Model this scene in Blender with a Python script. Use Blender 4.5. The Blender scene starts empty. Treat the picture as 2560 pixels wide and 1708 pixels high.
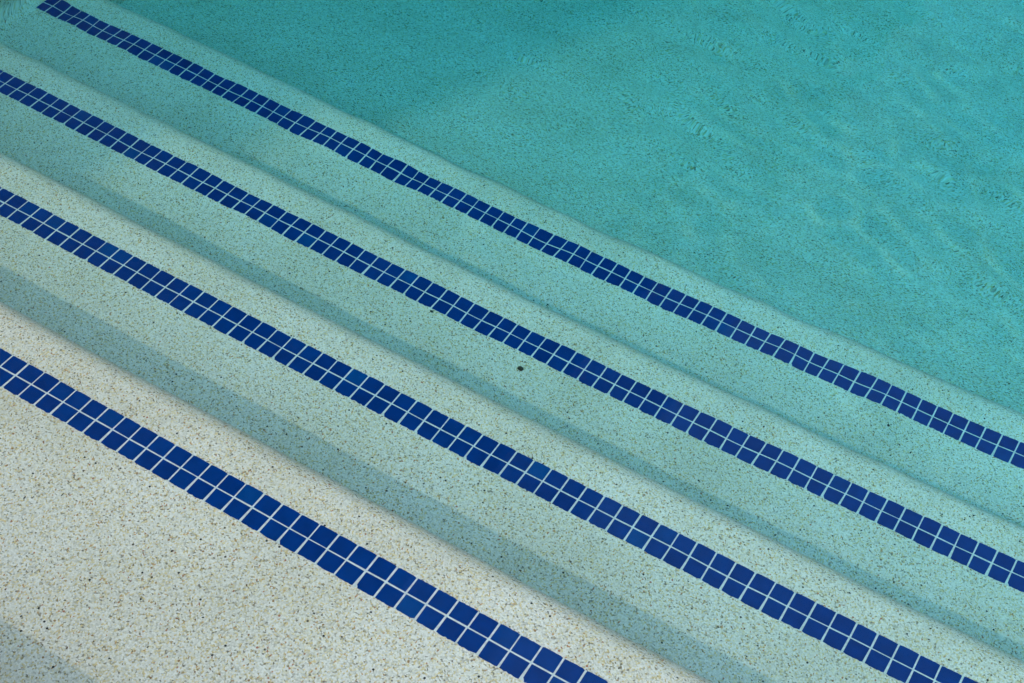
import bpy, math, random
import numpy as np
from mathutils import Matrix, Vector, noise

random.seed(7)
rng = np.random.default_rng(11)
U = 0.026                      # metres per tile pitch; all lengths below are in tile pitches
sc = bpy.context.scene
C = sc.collection

# ------------------------------------------------------------------ camera
CAM_H = 47.7755
cam_d = bpy.data.cameras.new('camera')
cam = bpy.data.objects.new('camera', cam_d); C.objects.link(cam)
cam_d.sensor_fit = 'HORIZONTAL'; cam_d.sensor_width = 36.0
cam_d.lens = 3519.6251 / 2560 * 36.0
cam_d.clip_start = 0.05; cam_d.clip_end = 2000
R = Matrix(((0.84790531, -0.39073863, 0.35830141),
            (0.53014491, 0.62274018, -0.57544856),
            (0.0017213, 0.67787756, 0.7351728)))
M4 = R.to_4x4(); M4.translation = Vector((0, 0, CAM_H * U))
cam.matrix_world = M4
sc.camera = cam

# ------------------------------------------------------------------ light
SUN_AIR = Vector((0.185, 0.915, -1.0)).normalized()     # direction the light travels
elev = math.asin(-SUN_AIR.z)
azim = math.atan2(-SUN_AIR.x, -SUN_AIR.y)             # clockwise from +Y
w = bpy.data.worlds.new('World'); sc.world = w; w.use_nodes = True
nt = w.node_tree; nt.nodes.clear()
sky = nt.nodes.new('ShaderNodeTexSky'); sky.sky_type = 'NISHITA'; sky.sun_disc = False
sky.sun_elevation = elev; sky.sun_rotation = azim
sky.air_density = 2.5; sky.dust_density = 0.5; sky.ozone_density = 1.5
bg = nt.nodes.new('ShaderNodeBackground'); bg.inputs['Strength'].default_value = 0.15
wo = nt.nodes.new('ShaderNodeOutputWorld')
nt.links.new(sky.outputs[0], bg.inputs[0]); nt.links.new(bg.outputs[0], wo.inputs[0])
sun_d = bpy.data.lights.new('sun', 'SUN'); sun_d.energy = 0.6; sun_d.angle = math.radians(1.05)
sun_d.color = (1.0, 0.83, 0.56)
sun_d.cycles.is_caustics_light = True
sun = bpy.data.objects.new('sun', sun_d); C.objects.link(sun)
sun.rotation_euler = SUN_AIR.to_track_quat('-Z', 'Y').to_euler()
sun.location = (-2, -3, 5)
sc.view_settings.view_transform = 'Standard'; sc.view_settings.look = 'None'
sc.view_settings.gamma = 1.0; sc.view_settings.exposure = 1.76
sc.cycles.use_denoising = True; sc.cycles.denoiser = 'OPENIMAGEDENOISE'; sc.cycles.denoising_input_passes = 'RGB_ALBEDO_NORMAL'
sc.cycles.max_bounces = 9; sc.cycles.transmission_bounces = 5; sc.cycles.diffuse_bounces = 3; sc.cycles.glossy_bounces = 2; sc.cycles.use_light_tree = False
sc.cycles.caustics_refractive = True; sc.cycles.caustics_reflective = True
sc.cycles.sample_clamp_indirect = 4.0

# ------------------------------------------------------------------ materials
def mat(name):
    m = bpy.data.materials.new(name); m.use_nodes = True
    n = m.node_tree.nodes; b = n['Principled BSDF']
    return m, m.node_tree, b

def ramp(nt_, stops, interp='LINEAR'):
    r = nt_.nodes.new('ShaderNodeValToRGB'); cr = r.color_ramp; cr.interpolation = interp
    while len(cr.elements) < len(stops): cr.elements.new(0.5)
    for e, (p, c) in zip(cr.elements, stops):
        e.position = p; e.color = (*c, 1)
    return r

def plaster_material(name, cell=0.0018, dark=1.0, big_share=0.018, tint=(1, 1, 1)):
    """Exposed-aggregate pool plaster: white cement packed with small pebbles of several colours."""
    m, t, b = mat(name); N, L = t.nodes, t.links
    g = N.new('ShaderNodeNewGeometry')
    # unrolled surface coordinates: the same grain size on treads, risers and walls
    sp = N.new('ShaderNodeSeparateXYZ'); L.new(g.outputs['Position'], sp.inputs[0])
    ua = N.new('ShaderNodeMath'); ua.operation = 'MULTIPLY_ADD'; ua.inputs[1].default_value = 0.618
    L.new(sp.outputs[2], ua.inputs[0]); L.new(sp.outputs[0], ua.inputs[2])
    va_ = N.new('ShaderNodeMath'); va_.operation = 'SUBTRACT'; L.new(sp.outputs[1], va_.inputs[0]); L.new(sp.outputs[2], va_.inputs[1])
    cb = N.new('ShaderNodeCombineXYZ'); L.new(ua.outputs[0], cb.inputs[0]); L.new(va_.outputs[0], cb.inputs[1])
    # grains
    v = N.new('ShaderNodeTexVoronoi'); v.voronoi_dimensions = '2D'; v.feature = 'F1'; v.inputs['Scale'].default_value = 1.0 / cell
    v.inputs['Randomness'].default_value = 1.0
    L.new(cb.outputs[0], v.inputs['Vector'])
    sep = N.new('ShaderNodeSeparateColor'); L.new(v.outputs['Color'], sep.inputs[0])
    pal = ramp(t, [(0.00, (0.19, 0.155, 0.115)), (0.025 * dark, (0.32, 0.27, 0.20)), (0.07 * dark, (0.50, 0.442, 0.35)),
                   (0.18 * dark, (0.625, 0.562, 0.465)), (0.38 * (1 + dark) / 2, (0.71, 0.645, 0.55)), (0.65, (0.765, 0.705, 0.615)),
                   (1.00, (0.83, 0.775, 0.69))])
    L.new(sep.outputs[0], pal.inputs[0])
    # a share of the grains is ochre, a few are rusty
    och = ramp(t, [(0.0, (1, 1, 1)), (0.70, (0.97, 0.92, 0.76)), (0.84, (0.94, 0.83, 0.56)), (0.935, (0.90, 0.73, 0.42)),
                   (0.982, (0.74, 0.45, 0.24)), (0.994, (0.62, 0.30, 0.18))], 'CONSTANT')
    L.new(sep.outputs[1], och.inputs[0])
    mul = N.new('ShaderNodeMix'); mul.data_type = 'RGBA'; mul.blend_type = 'MULTIPLY'; mul.inputs[0].default_value = 1.0
    L.new(pal.outputs[0], mul.inputs[6]); L.new(och.outputs[0], mul.inputs[7])
    # pits between the grains
    pit = ramp(t, [(0.0, (1, 1, 1)), (0.55, (1, 1, 1)), (0.85, (0.74, 0.73, 0.72))]); L.new(v.outputs['Distance'], pit.inputs[0])
    mp = N.new('ShaderNodeMix'); mp.data_type = 'RGBA'; mp.blend_type = 'MULTIPLY'; mp.inputs[0].default_value = 1.0
    L.new(mul.outputs[2], mp.inputs[6]); L.new(pit.outputs[0], mp.inputs[7]); mul = mp
    # sparse bigger pebbles, thinner in some patches
    v2 = N.new('ShaderNodeTexVoronoi'); v2.voronoi_dimensions = '2D'; v2.feature = 'F1'; v2.inputs['Scale'].default_value = 1.0 / (cell * 2.3)
    L.new(cb.outputs[0], v2.inputs['Vector'])
    s2 = N.new('ShaderNodeSeparateColor'); L.new(v2.outputs['Color'], s2.inputs[0])
    big = N.new('ShaderNodeMath'); big.operation = 'GREATER_THAN'; big.inputs[1].default_value = 1.0 - big_share
    L.new(s2.outputs[0], big.inputs[0])
    inside = N.new('ShaderNodeMath'); inside.operation = 'LESS_THAN'; inside.inputs[1].default_value = 0.33
    L.new(v2.outputs['Distance'], inside.inputs[0])
    bm = N.new('ShaderNodeMath'); bm.operation = 'MULTIPLY'; L.new(big.outputs[0], bm.inputs[0]); L.new(inside.outputs[0], bm.inputs[1])
    bcol = ramp(t, [(0.0, (0.035, 0.030, 0.025)), (0.4, (0.11, 0.085, 0.055)), (0.55, (0.34, 0.19, 0.08)), (0.75, (0.45, 0.30, 0.14)),
                    (0.9, (0.42, 0.17, 0.10))], 'CONSTANT')
    L.new(s2.outputs[1], bcol.inputs[0])
    mx = N.new('ShaderNodeMix'); mx.data_type = 'RGBA'; L.new(bm.outputs[0], mx.inputs[0])
    L.new(mul.outputs[2], mx.inputs[6]); L.new(bcol.outputs[0], mx.inputs[7])
    # slow mottling of the cement
    nz = N.new('ShaderNodeTexNoise'); nz.noise_dimensions = '2D'; nz.inputs['Scale'].default_value = 5.0; nz.inputs['Detail'].default_value = 3
    L.new(cb.outputs[0], nz.inputs['Vector'])
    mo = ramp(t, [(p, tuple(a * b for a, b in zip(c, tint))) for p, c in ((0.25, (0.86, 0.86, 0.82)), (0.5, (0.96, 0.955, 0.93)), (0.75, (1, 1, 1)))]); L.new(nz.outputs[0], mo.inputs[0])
    m2 = N.new('ShaderNodeMix'); m2.data_type = 'RGBA'; m2.blend_type = 'MULTIPLY'; m2.inputs[0].default_value = 1.0
    L.new(mx.outputs[2], m2.inputs[6]); L.new(mo.outputs[0], m2.inputs[7])
    L.new(m2.outputs[2], b.inputs['Base Color'])
    b.inputs['Roughness'].default_value = 0.75
    b.inputs['Specular IOR Level'].default_value = 0.15
    bp = N.new('ShaderNodeBump'); bp.inputs['Strength'].default_value = 0.4; bp.inputs['Distance'].default_value = 0.0012
    inv = N.new('ShaderNodeMath'); inv.operation = 'SUBTRACT'; inv.inputs[0].default_value = 1.0
    L.new(v.outputs['Distance'], inv.inputs[1]); L.new(inv.outputs[0], bp.inputs['Height'])
    L.new(bp.outputs[0], b.inputs['Normal'])
    return m

def tile_material():
    m, t, b = mat('cobalt_glaze'); N, L = t.nodes, t.links
    oi = N.new('ShaderNodeObjectInfo')
    cr = ramp(t, [(0.0, (0.0, 0.026, 0.155)), (0.6, (0.0, 0.031, 0.172)), (0.93, (0.0, 0.034, 0.180)),
                  (0.96, (0.0, 0.041, 0.190)), (1.0, (0.0, 0.052, 0.205))])
    L.new(oi.outputs['Random'], cr.inputs[0])
    g = N.new('ShaderNodeNewGeometry')
    nz = N.new('ShaderNodeTexNoise'); nz.inputs['Scale'].default_value = 60; nz.inputs['Detail'].default_value = 4
    L.new(g.outputs['Position'], nz.inputs['Vector'])
    mo = ramp(t, [(0.3, (0.86, 0.86, 0.86)), (0.7, (1.1, 1.1, 1.1))]); L.new(nz.outputs[0], mo.inputs[0])
    mm = N.new('ShaderNodeMix'); mm.data_type = 'RGBA'; mm.blend_type = 'MULTIPLY'; mm.inputs[0].default_value = 1
    L.new(cr.outputs[0], mm.inputs[6]); L.new(mo.outputs[0], mm.inputs[7])
    L.new(mm.outputs[2], b.inputs['Base Color'])
    b.inputs['Roughness'].default_value = 0.3; b.inputs['Specular IOR Level'].default_value = 0.05
    return m

def grout_material():
    m, t, b = mat('white_grout'); N, L = t.nodes, t.links
    g = N.new('ShaderNodeNewGeometry')
    nz = N.new('ShaderNodeTexNoise'); nz.inputs['Scale'].default_value = 260; nz.inputs['Detail'].default_value = 4
    L.new(g.outputs['Position'], nz.inputs['Vector'])
    mo = ramp(t, [(0.3, (0.50, 0.50, 0.47)), (0.65, (0.66, 0.66, 0.63))]); L.new(nz.outputs[0], mo.inputs[0])
    L.new(mo.outputs[0], b.inputs['Base Color']); b.inputs['Roughness'].default_value = 0.8
    b.inputs['Specular IOR Level'].default_value = 0.15
    return m

ABS_COL = (0.0, 0.88, 0.955)
ABS_DEN = 0.78
def water_material():
    m = bpy.data.materials.new('pool_water'); m.use_nodes = True
    t = m.node_tree; t.nodes.clear(); N, L = t.nodes, t.links
    o = N.new('ShaderNodeOutputMaterial')
    gl = N.new('ShaderNodeBsdfGlass'); gl.inputs['IOR'].default_value = 1.333; gl.inputs['Roughness'].default_value = 0.0
    gl.inputs['Color'].default_value = (1, 1, 1, 1)
    rf = N.new('ShaderNodeBsdfRefraction'); rf.inputs['IOR'].default_value = 1.333; rf.inputs['Roughness'].default_value = 0.0
    rf.inputs['Color'].default_value = (1, 1, 1, 1)
    ms = N.new('ShaderNodeMixShader'); ms.inputs[0].default_value = 0.68
    L.new(gl.outputs[0], ms.inputs[1]); L.new(rf.outputs[0], ms.inputs[2])
    L.new(ms.outputs[0], o.inputs['Surface'])
    m2 = bpy.data.materials.new('pool_water_tint'); m2.use_nodes = True
    t = m2.node_tree; t.nodes.clear(); N, L = t.nodes, t.links
    o = N.new('ShaderNodeOutputMaterial')
    va = N.new('ShaderNodeVolumeAbsorption'); va.inputs['Color'].default_value = (*ABS_COL, 1); va.inputs['Density'].default_value = ABS_DEN
    L.new(va.outputs[0], o.inputs['Volume'])
    return m, m2

def simple_material(name, c1, c2, scale, rough=0.8, bump=0.0):
    m, t, b = mat(name); N, L = t.nodes, t.links
    g = N.new('ShaderNodeNewGeometry')
    nz = N.new('ShaderNodeTexNoise'); nz.inputs['Scale'].default_value = scale; nz.inputs['Detail'].default_value = 6
    L.new(g.outputs['Position'], nz.inputs['Vector'])
    mo = ramp(t, [(0.3, c1), (0.7, c2)]); L.new(nz.outputs[0], mo.inputs[0]); L.new(mo.outputs[0], b.inputs['Base Color'])
    b.inputs['Roughness'].default_value = rough
    if bump:
        bp = N.new('ShaderNodeBump'); bp.inputs['Strength'].default_value = 0.4; bp.inputs['Distance'].default_value = bump
        L.new(nz.outputs[0], bp.inputs['Height']); L.new(bp.outputs[0], b.inputs['Normal'])
    return m

PLASTER = plaster_material('pebble_plaster', 0.0018, 0.85, 0.013, (1.0, 0.968, 0.985))
FLOOR_PLASTER = plaster_material('floor_pebble_plaster', 0.0024, 1.3, 0.004, (0.86, 0.985, 1.0))  # bluish tint paints in depth colour that the water's absorption alone doesn't give
TILE = tile_material(); GROUT = grout_material(); WATER, TINT = water_material()
STONE = simple_material('coping_stone', (0.34, 0.32, 0.28), (0.46, 0.44, 0.39), 14, 0.8, 0.001)
DECK = simple_material('deck_concrete', (0.30, 0.285, 0.255), (0.40, 0.385, 0.35), 6, 0.85, 0.001)
PEBBLE = simple_material('dark_pebble', (0.010, 0.008, 0.005), (0.055, 0.040, 0.016), 160, 0.6, 0.0006)
FRAME = simple_material('window_frame', (0.10, 0.10, 0.10), (0.14, 0.14, 0.14), 20, 0.5)
GLASS = simple_material('dark_glass', (0.015, 0.018, 0.02), (0.02, 0.024, 0.028), 3, 0.08)
STUCCO = simple_material('stucco', (0.22, 0.205, 0.18), (0.30, 0.285, 0.255), 30, 0.9, 0.001)

# ------------------------------------------------------------------ helpers
def mesh_obj(name, verts, faces, material, parent=None, smooth=False, scale=True):
    me = bpy.data.meshes.new(name)
    v = np.asarray(verts, float) * (U if scale else 1.0)
    me.from_pydata(v.tolist(), [], faces); me.update()
    if smooth:
        me.shade_smooth()
    me.materials.append(material)
    o = bpy.data.objects.new(name, me); C.objects.link(o)
    o.cycles.is_caustics_receiver = True
    if parent: o.parent = parent
    return o

def box(x0, x1, y0, y1, z0, z1):
    v = [(x0, y0, z0), (x1, y0, z0), (x1, y1, z0), (x0, y1, z0), (x0, y0, z1), (x1, y0, z1), (x1, y1, z1), (x0, y1, z1)]
    f = [(0, 3, 2, 1), (4, 5, 6, 7), (0, 1, 5, 4), (1, 2, 6, 5), (2, 3, 7, 6), (3, 0, 4, 7)]
    return v, f

def tag(o, label=None, cat=None, group=None, kind=None):
    if label: o['label'] = label
    if cat: o['category'] = cat
    if group: o['group'] = group
    if kind: o['kind'] = kind
    return o

def sweep_x(name, xs, profile_fn, material):
    """Extrude a closed (y, z) profile along x; profile_fn(x) gives the points at x."""
    P = [profile_fn(x) for x in xs]; n = len(P[0])
    verts = [(x, y, z) for x, p in zip(xs, P) for y, z in p]
    faces = []
    for i in range(len(xs) - 1):
        for j in range(n):
            k = (j + 1) % n
            faces.append((i * n + j, i * n + k, (i + 1) * n + k, (i + 1) * n + j))
    faces.append(tuple(range(n - 1, -1, -1))); faces.append(tuple((len(xs) - 1) * n + j for j in range(n)))
    return mesh_obj(name, verts, faces, material, smooth=True)

def smooth_by_angle(o, deg=40):
    me = o.data; me.shade_smooth()
    try:
        me.set_sharp_from_angle(angle=math.radians(deg))
    except Exception:
        pass

# ------------------------------------------------------------------ layout (tile pitches)
BY = [24.3334, 35.9037, 47.2392, 59.1664]          # middle of each tile band
BD = [2.0, 10.6656, 18.8309, 26.8776]              # depth of each tread under the water
X0 = [-42.2188 + 0.0, -56.5952, -69.5807, -78.1087]  # a tile joint on each band
NOSE_C, NOSE_R = 2.15, 1.25
RISER = [y + NOSE_C + NOSE_R for y in BY]
FLOOR_D = BD[3] + 8.3
COPE_Y, COPE_H = 10.3, 3.5
WALL_X = -80.3
XR = 96.0
YF = 300.0

# ------------------------------------------------------------------ water
def axis(segs):
    out = []
    for a, b, n in segs: out.append(np.linspace(a, b, n, endpoint=False))
    out.append([segs[-1][1]]); return np.concatenate(out)
wx = axis([(WALL_X - 0.4, -76, 18), (-76, 12, 420), (12, 30, 30), (30, XR + 0.4, 40)])
wy = axis([(COPE_Y - 0.4, 96, 430), (96, 130, 50), (130, YF + 0.4, 60)])
gx, gy = np.meshgrid(wx, wy, indexing='ij')
hz = np.zeros_like(gx)
def waves(n, lmin, lmax, slope, dirc, spread):
    global_ = np.zeros_like(gx)
    for i in range(n):
        lam = math.exp(rng.uniform(math.log(lmin), math.log(lmax)))
        th = dirc + rng.normal() * spread
        k = 2 * math.pi / lam
        amp = slope * math.sqrt(2.0 / n) / k
        global_ += amp * np.sin(k * (gx * math.cos(th) + gy * math.sin(th)) + rng.uniform(0, 6.283))
    return global_
fade = np.clip((14 - gx) / 10, 0, 1) * np.clip((gx + 80) / 6, 0, 1) * np.clip((112 - gy) / 14, 0, 1)
far = np.clip((gy * 0.6 + gx * 0.8 + 10) / 60, 0, 1)          # livelier towards the open pool
patch = np.clip(waves(10, 14, 40, 1.0, 0.5, 1.5) / 3.0 * 0.8 + 0.35, 0, 1)
hz += waves(14, 22, 60, 0.0045, 0.6, 0.7)
hz += fade * (0.35 + 0.75 * far) * waves(24, 5, 13, 0.0055, 0.5, 0.9)
hz += fade * (0.12 + 0.5 * patch) * waves(40, 1.6, 4.0, 0.0065, 0.3, 1.2)
# a light breeze ruffles the open water on the right
ruf = np.exp(-((gx + 20) / 21) ** 2 - ((gy - 61) / 17) ** 2)
hz += fade * ruf * (0.35 + 0.65 * np.clip(waves(8, 5, 12, 1.0, 0.5, 1.5) * 0.9 + 0.4, 0, 1)) * waves(44, 2.1, 4.8, 0.0150, 1.05, 0.8)
for _ in range(26):                                            # dimples under floating specks
    cx, cy = rng.uniform(-62, -4), rng.uniform(36, 84); s = rng.uniform(0.35, 0.6)
    hz += -0.004 * rng.uniform(0.4, 1.0) * np.exp(-((gx - cx) ** 2 + (gy - cy) ** 2) / (2 * s * s))
nx, ny = gx.shape
top = np.stack([gx, gy, hz], -1).reshape(-1, 3)
idx = np.arange(nx * ny).reshape(nx, ny)
faces = np.stack([idx[:-1, :-1], idx[1:, :-1], idx[1:, 1:], idx[:-1, 1:]], -1).reshape(-1, 4)
water = mesh_obj('water', top, faces.tolist(), WATER, smooth=True)
water.cycles.is_caustics_caster = True; water.cycles.is_caustics_receiver = False
tag(water, kind='structure')
# the body of coloured water under that surface
bv, bf = box(WALL_X - 0.4, XR + 0.4, COPE_Y - 0.4, YF + 0.4, -110, 0.30)
body = mesh_obj('water_body', bv, bf, TINT, parent=water); tag(body, kind='structure')

# ------------------------------------------------------------------ pool shell
xs = np.concatenate([np.arange(WALL_X - 1, 14, 0.6), np.linspace(14, XR + 1, 50)])
def wob(x, seed, amp):
    return amp * (noise.noise(Vector((x * 0.11, seed * 7.3, 0))) + 0.6 * noise.noise(Vector((x * 0.33, seed * 3.1, 5)))
                  + 0.3 * noise.noise(Vector((x * 0.9, seed * 1.7, 9))))

step_labels = [
    'shallowest pale pebble plaster pool step, bottom left, with the largest blue tile band',
    'second pool step down, tile band running from the left edge to the bottom right corner',
    'third pool step down, carrying a dark pebble on its greenish plaster tread',
    'deepest pool step, its tile band bordering the turquoise pool floor',
]
steps = []
for k in range(4):
    back = (COPE_Y if k == 0 else RISER[k - 1]); z = -BD[k]; drop = (BD[k + 1] if k < 3 else FLOOR_D)
    zb = -drop - 4.0
    def prof(x, k=k, back=back, z=z, zb=zb):
        e = wob(x, k + 1, 0.07); bz = wob(x, k + 20, 0.05); eb = 0 if k == 0 else wob(x, k, 0.07)
        r = 0.9; p = [(back - 0.35 + eb, zb), (back - 0.35 + eb, z + r)]
        p.append((back - 0.05 + eb, z + r))
        for i in range(1, 7):
            a = math.pi / 2 * i / 6
            p.append((back - 0.05 + eb + r - r * math.cos(a), z + r - r * math.sin(a)))
        p.append((BY[k] - 2.0, z)); p.append((BY[k] - 1.2, z)); p.append((BY[k], z)); p.append((BY[k] + 1.2, z))
        c = BY[k] + NOSE_C; rr = NOSE_R
        for i in range(0, 10):
            a = math.pi / 2 * i / 9
            p.append((c + (rr + e) * math.sin(a), z - rr + (rr + bz * math.sin(2 * a)) * math.cos(a)))
        p.append((RISER[k] + e, zb))
        return p
    s = sweep_x('pool_step', xs, prof, PLASTER); smooth_by_angle(s, 50)
    tag(s, step_labels[k], 'step', 'tiled steps into the pool')
    steps.append(s)

# floor, gently falling away, with a cove against the last riser
fy = np.concatenate([np.linspace(RISER[3] - 0.4, RISER[3] + 2, 10), np.linspace(RISER[3] + 3, YF + 1, 60)])
fx = np.linspace(WALL_X - 1, XR + 1, 60)
def floor_z(x, y):
    t = y - RISER[3]
    cove = 1.6 * max(0.0, 1 - t / 1.6) ** 2 if t < 1.6 else 0.0
    return -FLOOR_D + cove - 0.38 * min(max(0, t - 1.5), 90) + 0.25 * noise.noise(Vector((x * 0.05, y * 0.05, 2)))
V = [(x, y, floor_z(x, y)) for x in fx for y in fy]; n = len(fy)
F = [(i * n + j, (i + 1) * n + j, (i + 1) * n + j + 1, i * n + j + 1) for i in range(len(fx) - 1) for j in range(n - 1)]
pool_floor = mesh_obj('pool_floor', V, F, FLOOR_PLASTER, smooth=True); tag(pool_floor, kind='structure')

# side and end walls of the basin
def wall(name, b):
    v, f = box(*b); o = mesh_obj(name, v, f, PLASTER); tag(o, kind='structure'); return o
left_wall = wall('pool_wall', (WALL_X - 6, WALL_X, COPE_Y - 6, YF + 6, -100, COPE_H - 1.6))
# rounded plaster cove where the left wall meets each tread
for k in range(4):
    y0c, y1c = (COPE_Y + 0.1 if k == 0 else RISER[k - 1] + 0.3), RISER[k] - 1.4
    r = 1.5; pr = [(WALL_X - 0.1, -BD[k] + r)] + [(WALL_X - 0.02 + r - r * math.cos(a), -BD[k] + r - r * math.sin(a)) for a in np.linspace(0.06, math.pi / 2 - 0.04, 8)] + [(WALL_X + r, -BD[k] - 0.2), (WALL_X - 0.1, -BD[k] - 0.2)]
    V = [(x, y, z) for y in (y0c, y1c) for x, z in pr]; m = len(pr)
    F = [(j, (j + 1) % m, m + (j + 1) % m, m + j) for j in range(m)] + [tuple(range(m - 1, -1, -1)), tuple(range(m, 2 * m))]
    co = mesh_obj('cove', V, [tuple(reversed(q)) for q in F], PLASTER, parent=left_wall); smooth_by_angle(co, 40)
wall('pool_wall', (XR, XR + 6, COPE_Y - 6, YF + 6, -100, COPE_H - 1.6))
wall('pool_wall', (WALL_X + 0.01, XR - 0.01, COPE_Y - 6, COPE_Y - 0.02, -100, COPE_H - 1.61))
wall('pool_wall', (WALL_X + 0.01, XR - 0.01, YF, YF + 6, -100, COPE_H - 1.61))

# coping stones along the deck edge (front, left), and the deck itself
def coping_run(p0, p1, inward, n):
    p0, p1, inward = Vector(p0), Vector(p1), Vector(inward)
    d = (p1 - p0) / n; u = d.normalized(); L = d.length - 0.16; W = 12.0; h = 1.6
    bev = 0.45
    prof = [(-W, 0), (0.3 - bev, 0), (0.3 - bev * .3, bev * .3), (0.3, bev), (0.3, h - bev), (0.3 - bev * .3, h - bev * .3), (0.3 - bev, h), (-W, h)]
    vs = [(a, t, zz) for t in (0, L) for a, zz in prof]; m = len(prof)
    fs = [(j, (j + 1) % m, m + (j + 1) % m, m + j) for j in range(m)] + [tuple(range(m - 1, -1, -1)), tuple(range(m, 2 * m))]
    base = None; obs = []
    for i in range(n):
        if base is None:
            V3 = [tuple(inward * a + u * t + Vector((0, 0, zz))) for a, t, zz in vs]
            o = mesh_obj('coping_stone', V3, fs, STONE); base = o
        else:
            o = base.copy(); C.objects.link(o)
        o.location = (p0 + d * i + u * 0.08 + Vector((0, 0, COPE_H - 1.6))) * U
        obs.append(o)
    return obs

DK = COPE_H - 0.15
V = []; F = []
def quad(x0, x1, y0, y1):
    b = len(V); V.extend([(x0, y0, DK), (x1, y0, DK), (x1, y1, DK), (x0, y1, DK)]); F.append((b, b + 1, b + 2, b + 3))
BIG = 12000
xa, xb, ya, yb = WALL_X - 11.9, XR + 11.9, COPE_Y - 11.9, YF + 11.9
quad(-BIG, xa, -BIG, BIG); quad(xb, BIG, -BIG, BIG); quad(xa, xb, -BIG, ya); quad(xa, xb, yb, BIG)
deck = mesh_obj('pool_deck', V, F, DECK); tag(deck, kind='structure')
for o in (coping_run((WALL_X, COPE_Y, 0), (XR, COPE_Y, 0), (0, 1, 0), 12)
          + coping_run((WALL_X, COPE_Y, 0), (WALL_X, YF, 0), (1, 0, 0), 18)
          + coping_run((XR, YF, 0), (XR, COPE_Y, 0), (-1, 0, 0), 18)
          + coping_run((XR, YF, 0), (WALL_X, YF, 0), (0, -1, 0), 12)):
    o.parent = deck

# ------------------------------------------------------------------ tile bands
HALF = 0.875                       # half width of a band
GAP = 0.040                        # half a joint
def tile_mesh(i, side):
    """A glazed tile, outer edge nibbled by the plaster that laps over it. side=+1: pool side row."""
    r = random.Random(100 * i + side)
    x0, x1 = GAP + r.uniform(-.008, .01), 1 - GAP - r.uniform(-.008, .01)
    y0, y1 = GAP * 0.9, HALF - r.uniform(0, .02)
    rag = (0.042 if side < 0 else 0.022) * (0.35 + 1.1 * r.random())
    cr = 0.035
    p = [(x0, y0 + cr * .5), (x0 + cr * .5, y0), (x1 - cr * .5, y0), (x1, y0 + cr * .5)]
    n = 9
    cl, c2 = r.uniform(0.015, 0.06), r.uniform(0.015, 0.06)
    p.append((x1 + r.uniform(-.03, 0) * (side < 0), y1 - c2))
    for q in range(n):
        f = 1 - q / (n - 1)
        x = x0 + cl * .6 + (x1 - c2 * .6 - x0 - cl * .6) * f
        p.append((x, y1 - rag * r.random() ** 1.6 - (0.02 if q in (0, n - 1) else 0)))
    p.append((x0 + r.uniform(0, .03) * (side < 0), y1 - cl))
    if r.random() < 0.12 and side < 0:          # a corner chip
        p[-1] = (x0 + 0.02, y1 - 0.16); p[-2] = (p[-2][0] + 0.07, p[-2][1] - 0.04)
    h = 0.045; bev = 0.02
    cx, cy = 0.5, HALF / 2
    m = len(p)
    low = [(x, y * side, -0.1) for x, y in p]
    mid = [(x, y * side, h - bev) for x, y in p]
    up = [(cx + (x - cx) * .982, (cy + (y - cy) * .98) * side, h) for x, y in p]
    v = low + mid + up
    f = []
    for a in range(m):
        b = (a + 1) % m
        f.append((a, b, m + b, m + a)); f.append((m + a, m + b, 2 * m + b, 2 * m + a))
    f.append(tuple(2 * m + a for a in range(m)))
    if side < 0: f = [tuple(reversed(q)) for q in f]
    me = bpy.data.meshes.new('tile'); me.from_pydata([(a * U, b * U, c * U) for a, b, c in v], [], f); me.update()
    me.materials.append(TILE)
    return me
TM = {s: [tile_mesh(i, s) for i in range(24)] for s in (-1, 1)}
SPAN = [(-79.2, 34), (-79.2, 36), (-79.2, 38), (-79.2, 40)]
for k in range(4):
    st = steps[k]
    a, b = SPAN[k]
    i0 = math.ceil(a - X0[k]); i1 = math.floor(b - X0[k])
    xa_, xb_ = X0[k] + i0, X0[k] + i1
    hg = 0.018
    gv, gf = box(xa_ - 0.02, xb_ + 0.02, BY[k] - HALF + 0.025, BY[k] + HALF - 0.02, -BD[k] - 0.3, -BD[k] + hg)
    mesh_obj('grout_bed', gv, gf, GROUT, parent=st)
    for i in range(i0, i1):
        for sd in (-1, 1):
            o = bpy.data.objects.new('tile', random.choice(TM[sd])); C.objects.link(o)
            o.parent = st; o.cycles.is_caustics_receiver = True
            o.location = ((X0[k] + i + random.gauss(0, .006)) * U, (BY[k] + random.gauss(0, .005)) * U, -BD[k] * U)
            o.rotation_euler = (random.gauss(0, .006), random.gauss(0, .006), random.gauss(0, .006))

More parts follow.
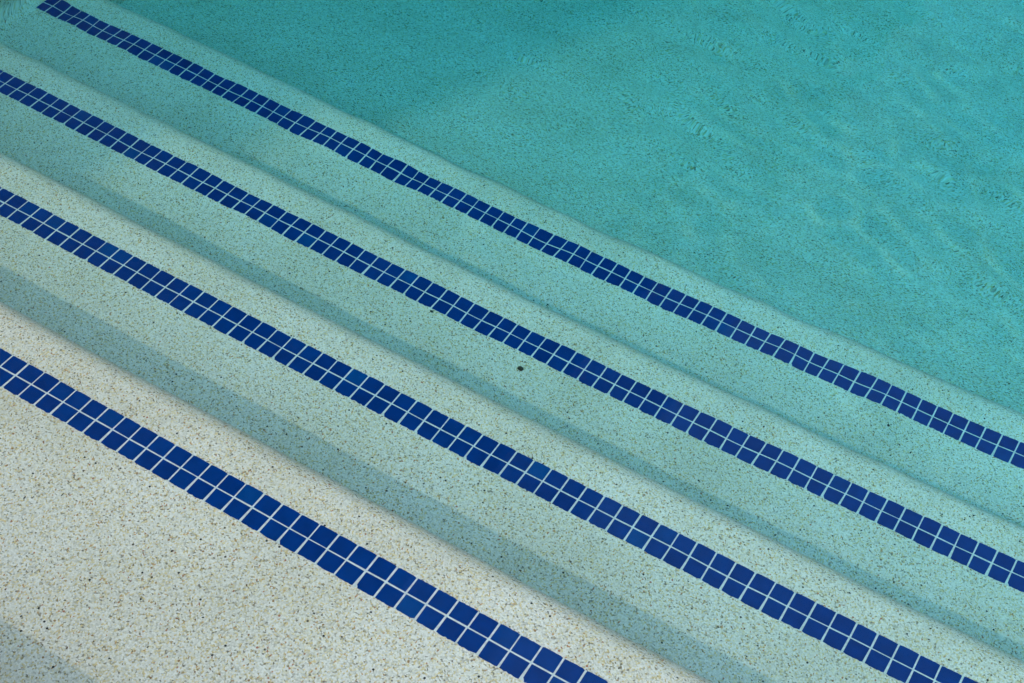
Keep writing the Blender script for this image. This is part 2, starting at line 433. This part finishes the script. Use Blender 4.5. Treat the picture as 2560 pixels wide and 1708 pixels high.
# ------------------------------------------------------------------ loose pebbles
def pebble(x, y, d, r, label, seed):
    rr = random.Random(seed); v = []; f = []; nu, nv = 10, 6
    for a in range(nv + 1):
        for b in range(nu):
            th = math.pi * a / nv; ph = 2 * math.pi * b / nu
            q = Vector((math.sin(th) * math.cos(ph), math.sin(th) * math.sin(ph), math.cos(th)))
            s = 1 + 0.32 * noise.noise(q * 1.3 + Vector((seed * 3.7, 0, 0)))
            v.append((x + q.x * r * s * 1.12, y + q.y * r * s * 0.9, -d + r * 0.55 + q.z * r * s * 0.72))
    for a in range(nv):
        for b in range(nu):
            c = (b + 1) % nu
            f.append((a * nu + b, (a + 1) * nu + b, (a + 1) * nu + c, a * nu + c))
    o = mesh_obj('pebble', [(p[0] - x, p[1] - y, p[2] + d) for p in v], f, PEBBLE, smooth=True)
    o.location = (x * U, y * U, -d * U)
    tag(o, label, 'pebble'); return o
pebble(-27.64, 45.3, BD[2], 0.17, 'largest dark round pebble lying on the third step before its tile band', 1)
pebble(-34.39, 46.19, BD[2], 0.10, 'small dark pebble touching the near edge of the third tile band', 2)
pebble(-9.16, 57.17, BD[3], 0.075, 'small dark pebble on the fourth step near the right edge', 3)

# ------------------------------------------------------------------ house beside the pool: its corner shades the far left of the basin
def house():
    x1, y0 = -82.9, -76.0
    e = bpy.data.objects.new('house', None); C.objects.link(e); e.location = (x1 * U, y0 * U, DK * U)
    def part(name, b, m, parent=e):
        v, f = box(*b); return mesh_obj(name, v, f, m, parent=parent)
    part('wall', (-240, 0, 0, 470, -0.2, 172), STUCCO)
    part('parapet', (-242, 1.2, -1.2, 472, 172, 178), STONE)
    slab = part('shade_slab', (-0.5, 26, 92, 240, 84, 89), STONE)  # unseen overhang, added to block sky light above the basin's left corner
    part('shade_slab_upstand', (25, 26.2, 92.5, 239.5, 88.8, 120), STUCCO, slab)  # upstand of the added overhang
    for i, yc in enumerate((60, 170, 280, 390)):
        for z0 in (18,):
            fr = part('window', (-0.6, 0.8, yc - 24, yc + 24, z0, z0 + 54), FRAME)
            part('pane', (0.5, 1.0, yc - 21, yc - 1, z0 + 3, z0 + 51), GLASS, fr)
            part('pane', (0.5, 1.0, yc + 1, yc + 21, z0 + 3, z0 + 51), GLASS, fr)
    tag(e, 'stucco house standing along the far left side of the pool', 'house')
house()
